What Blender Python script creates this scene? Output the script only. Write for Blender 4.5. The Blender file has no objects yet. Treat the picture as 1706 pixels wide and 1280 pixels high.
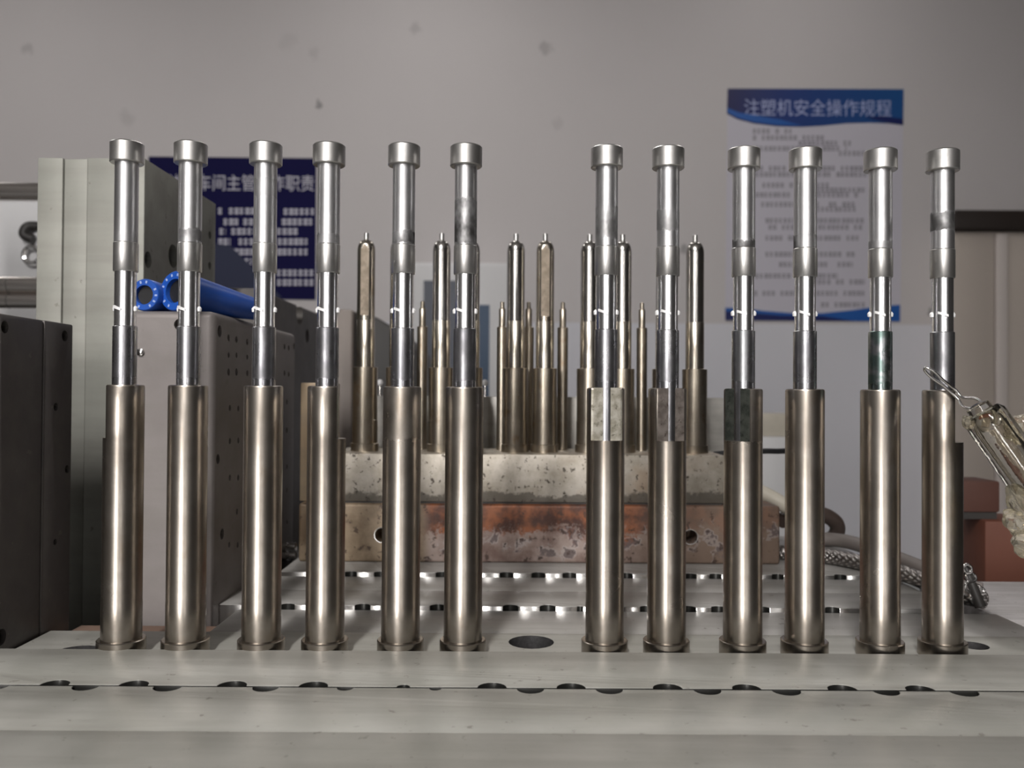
import bpy, bmesh, math, random
from mathutils import Vector, Matrix, noise
random.seed(7)
S = bpy.context.scene
C = S.collection

# ------------------------------------------------------------------ camera
F = 1420.0                       # focal length in pixels of the 1706 x 1280 frame
CZ = 1.13
PITCH, ROLL = math.radians(0.70), math.radians(0.36)
cd = bpy.data.cameras.new('camera')
cd.sensor_width = 36.0
cd.lens = 36.0 * F / 1706.0
cd.clip_start = 0.01
cd.clip_end = 50
cd.dof.use_dof = True
cd.dof.focus_distance = 0.43
cd.dof.aperture_fstop = 12.5
cam = bpy.data.objects.new('camera', cd)
CM = Matrix.Rotation(math.pi / 2 + PITCH, 3, 'X') @ Matrix.Rotation(ROLL, 3, 'Z')
cam.matrix_world = Matrix.Translation((0, 0, CZ)) @ CM.to_4x4()
C.objects.link(cam)
S.camera = cam

# ------------------------------------------------------------------ view, world
S.view_settings.view_transform = 'Standard'
S.view_settings.look = 'None'
S.view_settings.gamma = 1.0
S.view_settings.use_curve_mapping = False
S.view_settings.exposure = 0.35
wd = bpy.data.worlds.new('world')
S.world = wd
wd.use_nodes = True
wd.node_tree.nodes['Background'].inputs[0].default_value = (0.55, 0.6, 0.7, 1)
wd.node_tree.nodes['Background'].inputs[1].default_value = 0.3

# strengths of the windows and lamps, the added one included (used by their builders below)
WINDOW_POWER = (36.0, 4.0)      # watts
REAR_LAMP_POWER = 3.6
FRONT_LAMP_POWER = 44.0
LIGHT_COLOR = (1.0, 0.965, 0.94)

def ray(x, y):
    d = Vector(((x - 853.0) / F, -(y - 640.0) / F, -1.0))
    return CM @ d
def at(x, y, Y):                 # point at depth Y seen at pixel (x, y)
    d = ray(x, y)
    return Vector((0, 0, CZ)) + d * (Y / d.y)
def on(x, y, z):                 # point at height z seen at pixel (x, y)
    d = ray(x, y)
    return Vector((0, 0, CZ)) + d * ((z - CZ) / d.z)

# ------------------------------------------------------------------ materials
def rgb(r, g, b):
    f = lambda c: (c / 255 / 12.92) if c / 255 <= 0.04045 else ((c / 255 + 0.055) / 1.055) ** 2.4
    return (f(r), f(g), f(b), 1.0)
class NT:
    def __init__(s, name):
        s.m = bpy.data.materials.new(name)
        s.m.use_nodes = True
        s.t = s.m.node_tree
        s.t.nodes.clear()
        s.out = s.n('ShaderNodeOutputMaterial')
        s.b = s.n('ShaderNodeBsdfPrincipled')
        s.l(s.b.outputs[0], s.out.inputs[0])
        s.tc = s.n('ShaderNodeTexCoord')
    def n(s, k, **kw):
        o = s.t.nodes.new(k)
        for a, v in kw.items(): setattr(o, a, v)
        return o
    def l(s, a, b): s.t.links.new(a, b)
    def set(s, **kw):
        for k, v in kw.items():
            s.b.inputs[{'base': 'Base Color', 'metal': 'Metallic', 'rough': 'Roughness', 'spec': 'Specular IOR Level', 'trans': 'Transmission Weight', 'ior': 'IOR', 'aniso': 'Anisotropic', 'em': 'Emission Color', 'es': 'Emission Strength', 'coat': 'Coat Weight', 'sss': 'Subsurface Weight'}[k]].default_value = v
    def noise(s, scale, detail=4, rough=0.55, sc=(1, 1, 1), rnd=False, coord='Object'):
        mp = s.n('ShaderNodeMapping')
        mp.inputs['Scale'].default_value = sc
        s.l(s.tc.outputs[coord], mp.inputs[0])
        if rnd:
            oi = s.n('ShaderNodeObjectInfo')
            ml = s.n('ShaderNodeMath', operation='MULTIPLY'); ml.inputs[1].default_value = 37.0
            s.l(oi.outputs['Random'], ml.inputs[0])
            s.l(ml.outputs[0], mp.inputs['Location'])
        n = s.n('ShaderNodeTexNoise')
        n.inputs['Scale'].default_value = scale
        n.inputs['Detail'].default_value = detail
        n.inputs['Roughness'].default_value = rough
        s.l(mp.outputs[0], n.inputs['Vector'])
        return n.outputs[0]
    def ramp(s, inp, stops):
        r = s.n('ShaderNodeValToRGB')
        e = r.color_ramp.elements
        while len(e) < len(stops): e.new(0.5)
        for el, (p, c) in zip(e, stops):
            el.position = p
            el.color = c if len(c) == 4 else (*c, 1)
        s.l(inp, r.inputs[0])
        return r.outputs[0]
    def mask(s, inp, lo, hi):
        r = s.n('ShaderNodeMapRange', interpolation_type='SMOOTHSTEP')
        r.inputs['From Min'].default_value = lo
        r.inputs['From Max'].default_value = hi
        s.l(inp, r.inputs[0])
        return r.outputs[0]
    def mix(s, fac, a, b):
        m = s.n('ShaderNodeMix', data_type='RGBA')
        for sock, v in ((m.inputs[0], fac), (m.inputs[6], a), (m.inputs[7], b)):
            if isinstance(v, (tuple, float, int)): sock.default_value = v
            else: s.l(v, sock)
        return m.outputs[2]
    def math(s, op, a, b=None):
        m = s.n('ShaderNodeMath', operation=op)
        for sock, v in ((m.inputs[0], a), (m.inputs[1], b)):
            if v is None: continue
            if isinstance(v, (float, int)): sock.default_value = v
            else: s.l(v, sock)
        return m.outputs[0]
    def bump(s, h, strength, dist=0.001):
        b = s.n('ShaderNodeBump')
        b.inputs['Strength'].default_value = strength
        b.inputs['Distance'].default_value = dist
        s.l(h, b.inputs['Height'])
        s.l(b.outputs[0], s.b.inputs['Normal'])
    def tangent(s):
        t = s.n('ShaderNodeTangent', direction_type='RADIAL', axis='Z')
        s.l(t.outputs[0], s.b.inputs['Tangent'])
def plain(name, col, rough=0.6, metal=0.0, var=0.0, vs=8, **kw):
    N = NT(name)
    N.set(rough=rough, metal=metal, **kw)
    if var:
        n = N.noise(vs)
        dk = tuple(c * (1 - var) for c in col[:3]) + (1,)
        lt = tuple(min(1, c * (1 + var)) for c in col[:3]) + (1,)
        N.l(N.mix(n, dk, lt), N.b.inputs['Base Color'])
    else:
        N.set(base=col)
    return N.m

def turned(name, col, col2, rough, aniso, fine=0.12, stain=None, zdirt=False):
    """turned / ground steel: rings around the axis, soft stains, optional sooty band (per-object properties)"""
    N = NT(name)
    N.set(metal=1.0, aniso=aniso)
    N.tangent()
    big = N.noise(55, 4, 0.6, rnd=True)
    c = N.mix(N.mask(big, 0.35, 0.7), col, col2)
    if stain:
        st = N.noise(120, 4, 0.6, sc=(1, 1, .5), rnd=True)
        c = N.mix(N.math('MULTIPLY', N.mask(st, 0.56, 0.72), 0.55), c, stain)
    r = N.math('ADD', N.math('MULTIPLY', N.noise(45, 2, 0.5, rnd=True), fine), rough - fine / 2)
    if zdirt:
        sep = N.n('ShaderNodeSeparateXYZ')
        N.l(N.tc.outputs['Object'], sep.inputs[0])
        lo = N.n('ShaderNodeAttribute', attribute_type='OBJECT', attribute_name='dirt_lo').outputs['Fac']
        hi = N.n('ShaderNodeAttribute', attribute_type='OBJECT', attribute_name='dirt_hi').outputs['Fac']
        am = N.n('ShaderNodeAttribute', attribute_type='OBJECT', attribute_name='dirt_amount').outputs['Fac']
        gr = N.n('ShaderNodeAttribute', attribute_type='OBJECT', attribute_name='green').outputs['Fac']
        wob = N.math('MULTIPLY', N.math('SUBTRACT', N.noise(260, 4, 0.6, rnd=True), 0.5), 0.006)
        z = N.math('ADD', sep.outputs[2], wob)
        a = N.mask(N.math('SUBTRACT', z, lo), -0.0006, 0.0006)
        b = N.mask(N.math('SUBTRACT', hi, z), -0.0006, 0.0006)
        n2 = N.mask(N.noise(110, 3, 0.5, sc=(1, 1, 0.6), rnd=True), 0.25, 0.65)
        k = N.math('MULTIPLY', N.math('MULTIPLY', a, b), N.math('MULTIPLY', am, n2))
        c = N.mix(k, c, (0.028, 0.026, 0.024, 1))
        c = N.mix(N.math('MULTIPLY', gr, N.mask(N.noise(140, 3, 0.5, rnd=True), 0.3, 0.6)), c, (0.05, 0.11, 0.09, 1))
        r = N.math('ADD', r, N.math('MULTIPLY', k, 0.25))
    N.l(c, N.b.inputs['Base Color'])
    N.l(r, N.b.inputs['Roughness'])
    return N.m

M = {}
M['sleeve'] = turned('nitrided_steel', (0.30, 0.268, 0.232, 1), (0.385, 0.35, 0.31, 1), 0.27, 0.6, 0.02, (0.28, 0.23, 0.18, 1), True)
M['shaft'] = turned('ground_steel', (0.68, 0.68, 0.69, 1), (0.78, 0.78, 0.79, 1), 0.32, 0.5, 0.03, (0.58, 0.57, 0.57, 1), True)
M['head'] = turned('machined_head_steel', (0.60, 0.59, 0.57, 1), (0.72, 0.71, 0.70, 1), 0.34, 0.5, 0.03, (0.4, 0.4, 0.38, 1))
M['polish'] = turned('polished_steel', (0.82, 0.82, 0.84, 1), (0.90, 0.90, 0.91, 1), 0.22, 0.5, 0.02)
M['lower_shaft'] = turned('sooty_steel', (0.42, 0.42, 0.45, 1), (0.56, 0.56, 0.58, 1), 0.24, 0.5, 0.03, (0.36, 0.36, 0.37, 1), True)
M['dome'] = turned('bright_dome_steel', (0.55, 0.53, 0.50, 1), (0.66, 0.64, 0.61, 1), 0.2, 0.4, 0.02, (0.42, 0.38, 0.32, 1))
M['gold'] = turned('straw_tempered_steel', (0.50, 0.455, 0.385, 1), (0.58, 0.54, 0.47, 1), 0.24, 0.55, 0.02, (0.34, 0.26, 0.15, 1))
M['gold_dark'] = turned('brown_tempered_steel', (0.38, 0.335, 0.27, 1), (0.48, 0.43, 0.36, 1), 0.30, 0.55, 0.02, (0.28, 0.18, 0.09, 1))
def flat_mat(name, c1, c2, c3, rough):
    N = NT(name); N.set(metal=.75, rough=rough)
    c = N.mix(N.mask(N.noise(170, 5, .6), .35, .65), c1, c2)
    c = N.mix(N.math('MULTIPLY', N.mask(N.noise(330, 4, .6), .58, .7), .8), c, c3)
    N.l(c, N.b.inputs['Base Color']); N.bump(N.noise(260, 4, .6), .25, .0006); return N.m
M['flat6'] = flat_mat('milled_flat_bright', (.20, .185, .145, 1), (.36, .345, .30, 1), (.09, .08, .06, 1), .45)
M['flat7'] = flat_mat('milled_flat_brown', (.16, .135, .12, 1), (.30, .265, .24, 1), (.08, .055, .045, 1), .45)
M['flat8'] = flat_mat('milled_flat_green', (.05, .058, .05, 1), (.11, .12, .105, 1), (.03, .035, .03, 1), .4)
M['flat11'] = flat_mat('milled_flat_dark', (.07, .062, .055, 1), (.13, .115, .10, 1), (.04, .035, .03, 1), .4)
M['flat_tan'] = flat_mat('dull_tan_flat', (.20, .165, .125, 1), (.29, .245, .195, 1), (.14, .11, .08, 1), .55)
M['flat0'] = M['flat3'] = M['flat11']

def plate_mat(name, c1, c2, rough=0.36, spots=True, sc=1.0, grime=(0.16, 0.15, 0.13, 1), metal=0.5, spec=0.5):
    N = NT(name)
    N.set(metal=metal, spec=spec)
    n = N.noise(14 * sc, 5, 0.6)
    c = N.mix(N.mask(n, 0.3, 0.7), c1, c2)
    if spots:
        sp = N.mask(N.noise(190 * sc, 3, 0.6), 0.66, 0.72)
        c = N.mix(N.math('MULTIPLY', sp, 0.7), c, grime)
        br = N.noise(60 * sc, 4, 0.6, sc=(0.08, 1, 1))
        c = N.mix(N.math('MULTIPLY', N.mask(br, .4, .65), .28), c, grime)
        sm = N.mask(N.noise(38 * sc, 4, 0.6, sc=(0.5, 1, 1)), 0.62, 0.75)
        c = N.mix(N.math('MULTIPLY', sm, 0.3), c, grime)
    N.l(c, N.b.inputs['Base Color'])
    N.l(N.math('ADD', N.math('MULTIPLY', N.noise(30 * sc, 5, 0.6), 0.22), rough - 0.11), N.b.inputs['Roughness'])
    N.bump(N.noise(420, 5, 0.7), 0.12, 0.0005)
    return N.m
M['plate'] = plate_mat('ground_plate_steel', (0.33, 0.33, 0.30, 1), (0.42, 0.415, 0.385, 1), 0.42, metal=0.06, spec=0.35)
M['plate2'] = plate_mat('ground_strip_steel', (0.33, 0.32, 0.305, 1), (0.41, 0.40, 0.385, 1), 0.40, metal=0.08, spec=0.35)
M['hole_shade'] = plain('painted_hole_shade', (0.03, 0.03, 0.028, 1), 0.35, 0.6)  # near-black colour standing in for shade inside notches and seams
M['bore'] = plain('shaded_bore_steel', (0.10, 0.098, 0.10, 1), 0.4, 0.6, 0.6, 500)  # hole walls darkened, their inner shade put into the colour
M['bright'] = plain('bright_ground_steel', (0.95, 0.95, 0.95, 1), 0.45, 0.3)
M['edge'] = plain('polished_edge_steel', (0.85, 0.84, 0.82, 1), 0.22, 1.0)
M['mold'] = plate_mat('old_mould_steel', (0.29, 0.295, 0.265, 1), (0.38, 0.375, 0.34, 1), 0.55, True, 0.6, metal=0.15, spec=0.25)
M['mold_warm'] = plate_mat('warm_mould_steel', (0.19, 0.172, 0.167, 1), (0.26, 0.238, 0.23, 1), 0.5, True, 0.6, metal=0.2, spec=0.25)
M['mold_dark'] = plate_mat('dark_mould_steel', (0.085, 0.077, 0.075, 1), (0.12, 0.11, 0.107, 1), 0.5, True, 0.7, metal=0.2, spec=0.3)
M['back_block'] = plate_mat('pale_block_steel', (0.36, 0.35, 0.33, 1), (0.58, 0.56, 0.52, 1), 0.45, True, 1.3)

def upper_block_mat():
    N = NT('pitted_block_steel')
    N.set(metal=0.7)
    c = N.mix(N.mask(N.noise(34, 6, 0.68), 0.3, 0.7), (0.36, 0.32, 0.26, 1), (0.60, 0.56, 0.50, 1))
    c = N.mix(N.math('MULTIPLY', N.mask(N.noise(16, 4, 0.6, sc=(1, 1, 1)), 0.55, 0.72), 0.5), c, (0.38, 0.24, 0.13, 1))
    c = N.mix(N.mask(N.noise(210, 4, 0.7), 0.575, 0.63), c, (0.10, 0.085, 0.07, 1))
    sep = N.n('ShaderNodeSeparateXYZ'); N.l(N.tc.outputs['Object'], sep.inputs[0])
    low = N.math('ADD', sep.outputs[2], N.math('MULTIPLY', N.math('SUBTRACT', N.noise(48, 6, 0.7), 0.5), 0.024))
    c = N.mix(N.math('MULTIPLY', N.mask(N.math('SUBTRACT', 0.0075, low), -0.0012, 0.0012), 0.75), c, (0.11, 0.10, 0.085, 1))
    N.l(c, N.b.inputs['Base Color'])
    N.set(rough=0.5)
    N.bump(N.noise(300, 5, 0.7), 0.2, 0.0006)
    return N.m
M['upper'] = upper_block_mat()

def rust_mat():
    N = NT('rusted_block_steel')
    n1 = N.noise(30, 6, 0.6)
    n2 = N.noise(52, 5, 0.6)
    sep = N.n('ShaderNodeSeparateXYZ'); N.l(N.tc.outputs['Object'], sep.inputs[0])
    tan = N.mix(N.mask(n1, .35, .65), (0.15, 0.105, 0.066, 1), (0.33, 0.255, 0.175, 1))
    pink = N.mix(N.mask(N.noise(45, 5, .6), .35, .65), (0.17, 0.11, 0.092, 1), (0.34, 0.27, 0.24, 1))
    mid = N.mask(sep.outputs[0], -0.068, -0.058)
    c = N.mix(mid, tan, pink)
    c = N.mix(N.mask(sep.outputs[0], 0.06, 0.13), c, N.mix(n1, (0.15, 0.10, 0.075, 1), (0.27, 0.20, 0.155, 1)))
    up = N.math('ADD', sep.outputs[2], N.math('MULTIPLY', N.math('SUBTRACT', N.noise(38, 7, 0.72), 0.5), 0.075))
    xr = N.mask(sep.outputs[0], 0.15, 0.07)
    red = N.mix(N.mask(n2, .38, .62), (0.05, 0.016, 0.009, 1), (0.27, 0.085, 0.028, 1))
    c = N.mix(N.math('MULTIPLY', N.math('MULTIPLY', N.mask(up, 0.0205, 0.025), mid), N.math('MULTIPLY', N.math('ADD', xr, .35), .68)), c, red)
    n3 = N.noise(75, 4, 0.55)
    band = N.math('MULTIPLY', N.mask(up, 0.007, 0.012), N.mask(up, 0.030, 0.024))
    patch = N.math('MULTIPLY', N.mask(n3, .545, .575), N.math('MULTIPLY', band, mid))
    c = N.mix(N.math('MULTIPLY', patch, .85), c, (0.125, 0.10, 0.10, 1))
    rim = N.math('MULTIPLY', N.math('MULTIPLY', N.mask(n3, .50, .53), N.mask(n3, .575, .55)), N.math('MULTIPLY', band, mid))
    c = N.mix(N.math('MULTIPLY', rim, .35), c, (0.46, 0.43, 0.42, 1))
    c = N.mix(N.math('MULTIPLY', N.mask(N.noise(150, 4, .65), .575, .63), .8), c, (0.05, 0.03, 0.022, 1))
    N.l(c, N.b.inputs['Base Color'])
    N.set(metal=0.25, rough=0.5)
    N.bump(N.noise(180, 6, 0.7), 0.35, 0.0008)
    return N.m
M['rust'] = rust_mat()
M['brown_block'] = plate_mat('browned_block_steel', (0.30, 0.22, 0.14, 1), (0.40, 0.31, 0.21, 1), 0.45, True, 1.0)
M['chrome'] = plain('chrome', (0.85, 0.84, 0.83, 1), 0.12, 1.0)
M['tiebar'] = plain('tie_bar_steel', (0.62, 0.58, 0.55, 1), 0.22, 1.0, 0.1, 10)
M['tube_shade'] = plain('painted_tube_shade', (0.012, 0.012, 0.013, 1), 0.5, 0.0)  # black that stands in for shade inside the blue tubes
M['blue'] = plain('blue_plastic', (0.014, 0.085, 0.42, 1), 0.38, 0.0, 0.2, 60)
M['blue_dark'] = plain('navy_plastic', (0.008, 0.014, 0.07, 1), 0.4)
M['pale_print'] = plain('pale_blue_print', (0.35, 0.45, 0.75, 1), 0.5)
M['hose_brown'] = plain('brown_rubber', (0.075, 0.055, 0.047, 1), 0.38, 0.0, 0.2, 60)
M['hose_grey'] = plain('grey_rubber', (0.16, 0.14, 0.13, 1), 0.45, 0.0, 0.2, 60)
M['cream'] = plain('cream_plastic', (0.55, 0.51, 0.43, 1), 0.5, 0.0, 0.12, 30)
M['black_rubber'] = plain('black_rubber', (0.012, 0.012, 0.014, 1), 0.5)
M['redbox'] = plain('terracotta_card', (0.115, 0.036, 0.019, 1), 0.7, 0.0, 0.2, 14)
M['redbox2'] = plain('dark_terracotta_card', (0.075, 0.03, 0.021, 1), 0.75, 0.0, 0.25, 14)
M['brown_sheet'] = plain('brown_hardboard', (0.20, 0.125, 0.09, 1), 0.65, 0.0, 0.2, 30)
M['white'] = plain('white_enamel', (0.72, 0.72, 0.73, 1), 0.4)
M['beige'] = plain('beige_enamel', (0.52, 0.46, 0.41, 1), 0.5, 0.0, 0.06, 3)
M['beige_light'] = plain('pale_trim_enamel', (0.66, 0.60, 0.57, 1), 0.5)
M['darkbrown'] = plain('dark_brown_paint', (0.022, 0.014, 0.011, 1), 0.5)
M['machine_dark'] = plain('dark_machine_paint', (0.035, 0.032, 0.030, 1), 0.5, 0.0, 0.2, 6)
M['machine_beige'] = plain('beige_machine_paint', (0.34, 0.29, 0.26, 1), 0.5)
M['glass_blue'] = plain('navy_glass', (0.03, 0.042, 0.075, 1), 0.4)
M['curtain_blue'] = plain('blue_panel', (0.05, 0.095, 0.17, 1), 0.5)
M['bench'] = plain('grey_bench_enamel', (0.22, 0.23, 0.23, 1), 0.5, 0.0, 0.1, 6)
M['speckle'] = plate_mat('speckled_plate', (0.50, 0.48, 0.48, 1), (0.60, 0.58, 0.58, 1), 0.55, True, 2.0)
M['p_navy'] = plain('poster_navy', (0.010, 0.009, 0.06, 1), 0.7, spec=0.1)
M['p_navy2'] = plain('poster_slate', (0.05, 0.056, 0.095, 1), 0.7, spec=0.1)
M['p_white'] = plain('print_white', (0.62, 0.61, 0.70, 1), 0.5)
M['p_paper'] = plain('poster_paper', (0.62, 0.60, 0.67, 1), 0.5)
M['p_grey'] = plain('print_grey', (0.29, 0.275, 0.32, 1), 0.5)
M['p_head'] = plain('print_pale_blue', (0.42, 0.47, 0.74, 1), 0.5)
def header_mat():
    N = NT('poster_blue_gradient')          # printed gradient, darker navy at the left end
    sep = N.n('ShaderNodeSeparateXYZ'); N.l(N.tc.outputs['Generated'], sep.inputs[0])
    N.l(N.ramp(sep.outputs[0], [(0.0, (0.010, 0.010, 0.085)), (0.35, (0.008, 0.035, 0.19)), (1.0, (0.010, 0.085, 0.28))]), N.b.inputs['Base Color'])
    N.set(rough=0.45)
    return N.m
M['p_blue'] = header_mat()
M['p_blue2'] = plain('poster_mid_blue', (0.016, 0.11, 0.42, 1), 0.45)
M['p_blue3'] = plain('poster_deep_blue', (0.008, 0.016, 0.12, 1), 0.45)
def clear_mat():
    N = NT('cloudy_clear_plastic')
    N.set(base=(0.93, 0.90, 0.82, 1), rough=0.06, trans=1.0, ior=1.35)
    N.bump(N.noise(90, 4, 0.6), 0.12, 0.002)
    return N.m
M['clear'] = clear_mat()
def lump_mat():
    N = NT('cloudy_resin')
    N.set(base=(0.88, 0.82, 0.68, 1), rough=0.12, trans=0.9, ior=1.38)
    N.bump(N.noise(220, 3, 0.5), 0.2, 0.002)
    return N.m
M['lump'] = lump_mat()
def braid_mat():
    N = NT('steel_braid')
    N.set(metal=1.0, rough=0.32)
    w = []
    for ang in (0.7, -0.7):
        mp = N.n('ShaderNodeMapping'); mp.inputs['Rotation'].default_value = (0, ang, 0)
        N.l(N.tc.outputs['Object'], mp.inputs[0])
        t = N.n('ShaderNodeTexWave'); t.inputs['Scale'].default_value = 130; t.inputs['Distortion'].default_value = 0.6
        N.l(mp.outputs[0], t.inputs[0]); w.append(t.outputs[1])
    h = N.math('MULTIPLY', w[0], w[1])
    N.l(N.mix(h, (0.26, 0.24, 0.23, 1), (0.80, 0.77, 0.75, 1)), N.b.inputs['Base Color'])
    N.bump(h, 0.8, 0.001)
    return N.m
M['braid'] = braid_mat()
def emit(name, col, st):
    N = NT(name); N.set(base=(0.8, 0.8, 0.8, 1), em=col, es=st); return N.m
M['daylight'] = emit('daylit_pane', (1.0, 0.97, 0.93, 1), 3.0)
M['tube'] = emit('lit_diffuser', (1.0, 0.96, 0.93, 1), 3.0)

# ------------------------------------------------------------------ builders
def link(name, me, mat=None, parent=None, loc=None):
    o = bpy.data.objects.new(name, me)
    if mat is not None and me is not None and not me.materials:
        me.materials.append(mat)
    C.objects.link(o)
    if parent is not None: o.parent = parent
    if loc is not None: o.location = loc
    return o
def tag(o, label=None, cat=None, group=None, kind=None):
    if label: o['label'] = label
    if cat: o['category'] = cat
    if group: o['group'] = group
    if kind: o['kind'] = kind
    return o
def empty(name, loc, label, cat, group=None):
    o = bpy.data.objects.new(name, None)
    o.empty_display_size = 0.02
    C.objects.link(o); o.location = loc
    return tag(o, label, cat, group)
def finish(bm, name, smooth=None):
    bmesh.ops.recalc_face_normals(bm, faces=bm.faces[:])
    me = bpy.data.meshes.new(name)
    bm.to_mesh(me); bm.free()
    if smooth is not None:
        me.polygons.foreach_set('use_smooth', [True] * len(me.polygons))
        me.set_sharp_from_angle(angle=math.radians(smooth))
    return me
def box_me(name, x0, x1, y0, y1, z0, z1, bev=0.0, seg=2):
    bm = bmesh.new()
    bmesh.ops.create_cube(bm, size=1)
    for v in bm.verts:
        v.co = Vector(((x0 + x1) / 2 + v.co.x * (x1 - x0), (y0 + y1) / 2 + v.co.y * (y1 - y0), (z0 + z1) / 2 + v.co.z * (z1 - z0)))
    if bev: bmesh.ops.bevel(bm, geom=bm.edges[:], offset=bev, segments=seg, profile=0.5, affect='EDGES')
    return finish(bm, name, 35 if bev else None)
def prism_me(name, pts, lo, hi, axis='Z', bev=0.0):
    """polygon pts extruded along an axis; for Y the pts are (x, z), for Z (x, y), for X (y, z)"""
    def P(a, b, h): return {'Z': (a, b, h), 'Y': (a, h, b), 'X': (h, a, b)}[axis]
    bm = bmesh.new()
    v0 = [bm.verts.new(P(a, b, lo)) for a, b in pts]
    v1 = [bm.verts.new(P(a, b, hi)) for a, b in pts]
    bm.faces.new(v0[::-1]); top = bm.faces.new(v1)
    n = len(pts)
    for i in range(n): bm.faces.new((v0[i], v0[(i + 1) % n], v1[(i + 1) % n], v1[i]))
    bmesh.ops.recalc_face_normals(bm, faces=bm.faces[:])
    if bev:
        es = [e for e in bm.edges if len(e.link_faces) == 2 and e.calc_face_angle(0) > 0.9]
        bmesh.ops.bevel(bm, geom=es, offset=bev, segments=2, profile=0.5, affect='EDGES', clamp_overlap=True)
    return finish(bm, name, 35)
def lathe_me(name, prof, seg=64, flat=None, smooth=35, extra=()):
    """prof (r, z) bottom to top; flat = (angle, distance, z from): material beyond the flat is cut away above z"""
    angs = sorted(set([round(2 * math.pi * i / seg, 5) for i in range(seg)] + [round(a % (2 * math.pi), 5) for a in extra]))
    if flat:
        fa, fd, fz = flat
        R = max(p[0] for p in prof)
        h = math.acos(min(1, fd / R))
        angs = sorted(set(angs + [round((fa + h) % (2 * math.pi), 5), round((fa - h) % (2 * math.pi), 5)]))
        rows = []
        for i, (r, z) in enumerate(prof):
            if i and prof[i - 1][1] < fz < z:
                r0, z0 = prof[i - 1]
                rr = r0 + (r - r0) * (fz - z0) / (z - z0)
                rows += [(rr, fz, False), (rr, fz, True)]
            rows.append((r, z, z > fz))
    else:
        rows = [(r, z, False) for r, z in prof]
    bm = bmesh.new()
    grid = []
    for r, z, cut in rows:
        ring = []
        for a in angs:
            q = r
            if cut:
                c = math.cos(a - fa)
                if c > 1e-4: q = min(r, fd / c)
            ring.append(bm.verts.new((q * math.cos(a), q * math.sin(a), z)))
        grid.append(ring)
    n = len(angs)
    for A, B in zip(grid, grid[1:]):
        for i in range(n):
            j = (i + 1) % n
            bm.faces.new((A[i], A[j], B[j], B[i]))
    if rows[0][0] > 1e-6: bm.faces.new(grid[0][::-1])
    if rows[-1][0] > 1e-6: bm.faces.new(grid[-1])
    bmesh.ops.remove_doubles(bm, verts=bm.verts[:], dist=1e-7)
    bmesh.ops.dissolve_degenerate(bm, dist=1e-8, edges=bm.edges[:])
    return finish(bm, name, smooth)
def ring_lathe_me(name, prof, seg=48, smooth=40):
    """closed profile (r, z) swept round Z: hollow rings and tubes"""
    bm = bmesh.new()
    g = [[bm.verts.new((r * math.cos(2 * math.pi * i / seg), r * math.sin(2 * math.pi * i / seg), z)) for i in range(seg)] for r, z in prof]
    m = len(prof)
    for k in range(m):
        A, B = g[k], g[(k + 1) % m]
        for i in range(seg):
            j = (i + 1) % seg
            bm.faces.new((A[i], A[j], B[j], B[i]))
    return finish(bm, name, smooth)
def tube_me(name, pts, rad, seg=12, sub=6, cap=True):
    """Catmull-Rom tube through pts; rad a number or a list"""
    P = [Vector(p) for p in pts]
    R = rad if isinstance(rad, (list, tuple)) else [rad] * len(P)
    path = []
    for i in range(len(P) - 1):
        p0, p1, p2, p3 = P[max(i - 1, 0)], P[i], P[i + 1], P[min(i + 2, len(P) - 1)]
        for k in range(sub):
            t = k / sub
            q = 0.5 * ((2 * p1) + (p2 - p0) * t + (2 * p0 - 5 * p1 + 4 * p2 - p3) * t * t + (3 * p1 - p0 - 3 * p2 + p3) * t ** 3)
            path.append((q, R[i] + (R[i + 1] - R[i]) * t))
    path.append((P[-1], R[-1]))
    bm = bmesh.new()
    rings = []
    d0 = (path[1][0] - path[0][0]).normalized()
    u = d0.orthogonal().normalized()
    for i, (q, r) in enumerate(path):
        d = (path[min(i + 1, len(path) - 1)][0] - path[max(i - 1, 0)][0]).normalized()
        u = (u - d * u.dot(d)).normalized()
        w = d.cross(u)
        rings.append([bm.verts.new(q + (u * math.cos(2 * math.pi * k / seg) + w * math.sin(2 * math.pi * k / seg)) * r) for k in range(seg)])
    for A, B in zip(rings, rings[1:]):
        for k in range(seg):
            j = (k + 1) % seg
            bm.faces.new((A[k], A[j], B[j], B[k]))
    if cap:
        bm.faces.new(rings[0][::-1]); bm.faces.new(rings[-1])
    return finish(bm, name, 50)
def cyl_bm(bm, c, axis, r, depth, seg=20):
    """a cylinder into bm, centred at c"""
    res = bmesh.ops.create_cone(bm, cap_ends=True, cap_tris=False, segments=seg, radius1=r, radius2=r, depth=depth)
    rot = {'Z': Matrix.Identity(3), 'X': Matrix.Rotation(math.pi / 2, 3, 'Y'), 'Y': Matrix.Rotation(math.pi / 2, 3, 'X')}[axis]
    for v in res['verts']: v.co = rot @ v.co + Vector(c)
def cut(me, cyls, name):
    """boolean difference of cylinders [(centre, axis, radius, depth)] out of a mesh, applied at once"""
    bm = bmesh.new()
    for c, a, r, d in cyls: cyl_bm(bm, c, a, r, d)
    cm = finish(bm, 'cutter')
    a = bpy.data.objects.new('body', me); b = bpy.data.objects.new('cutter', cm)
    C.objects.link(a); C.objects.link(b)
    md = a.modifiers.new('cut', 'BOOLEAN'); md.operation = 'DIFFERENCE'; md.object = b; md.solver = 'EXACT'
    dg = bpy.context.evaluated_depsgraph_get()
    out = bpy.data.meshes.new_from_object(a.evaluated_get(dg))
    out.name = name
    bpy.data.objects.remove(a); bpy.data.objects.remove(b); bpy.data.meshes.remove(cm)
    out.polygons.foreach_set('use_smooth', [True] * len(out.polygons))
    out.set_sharp_from_angle(angle=math.radians(30))
    return out
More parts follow.
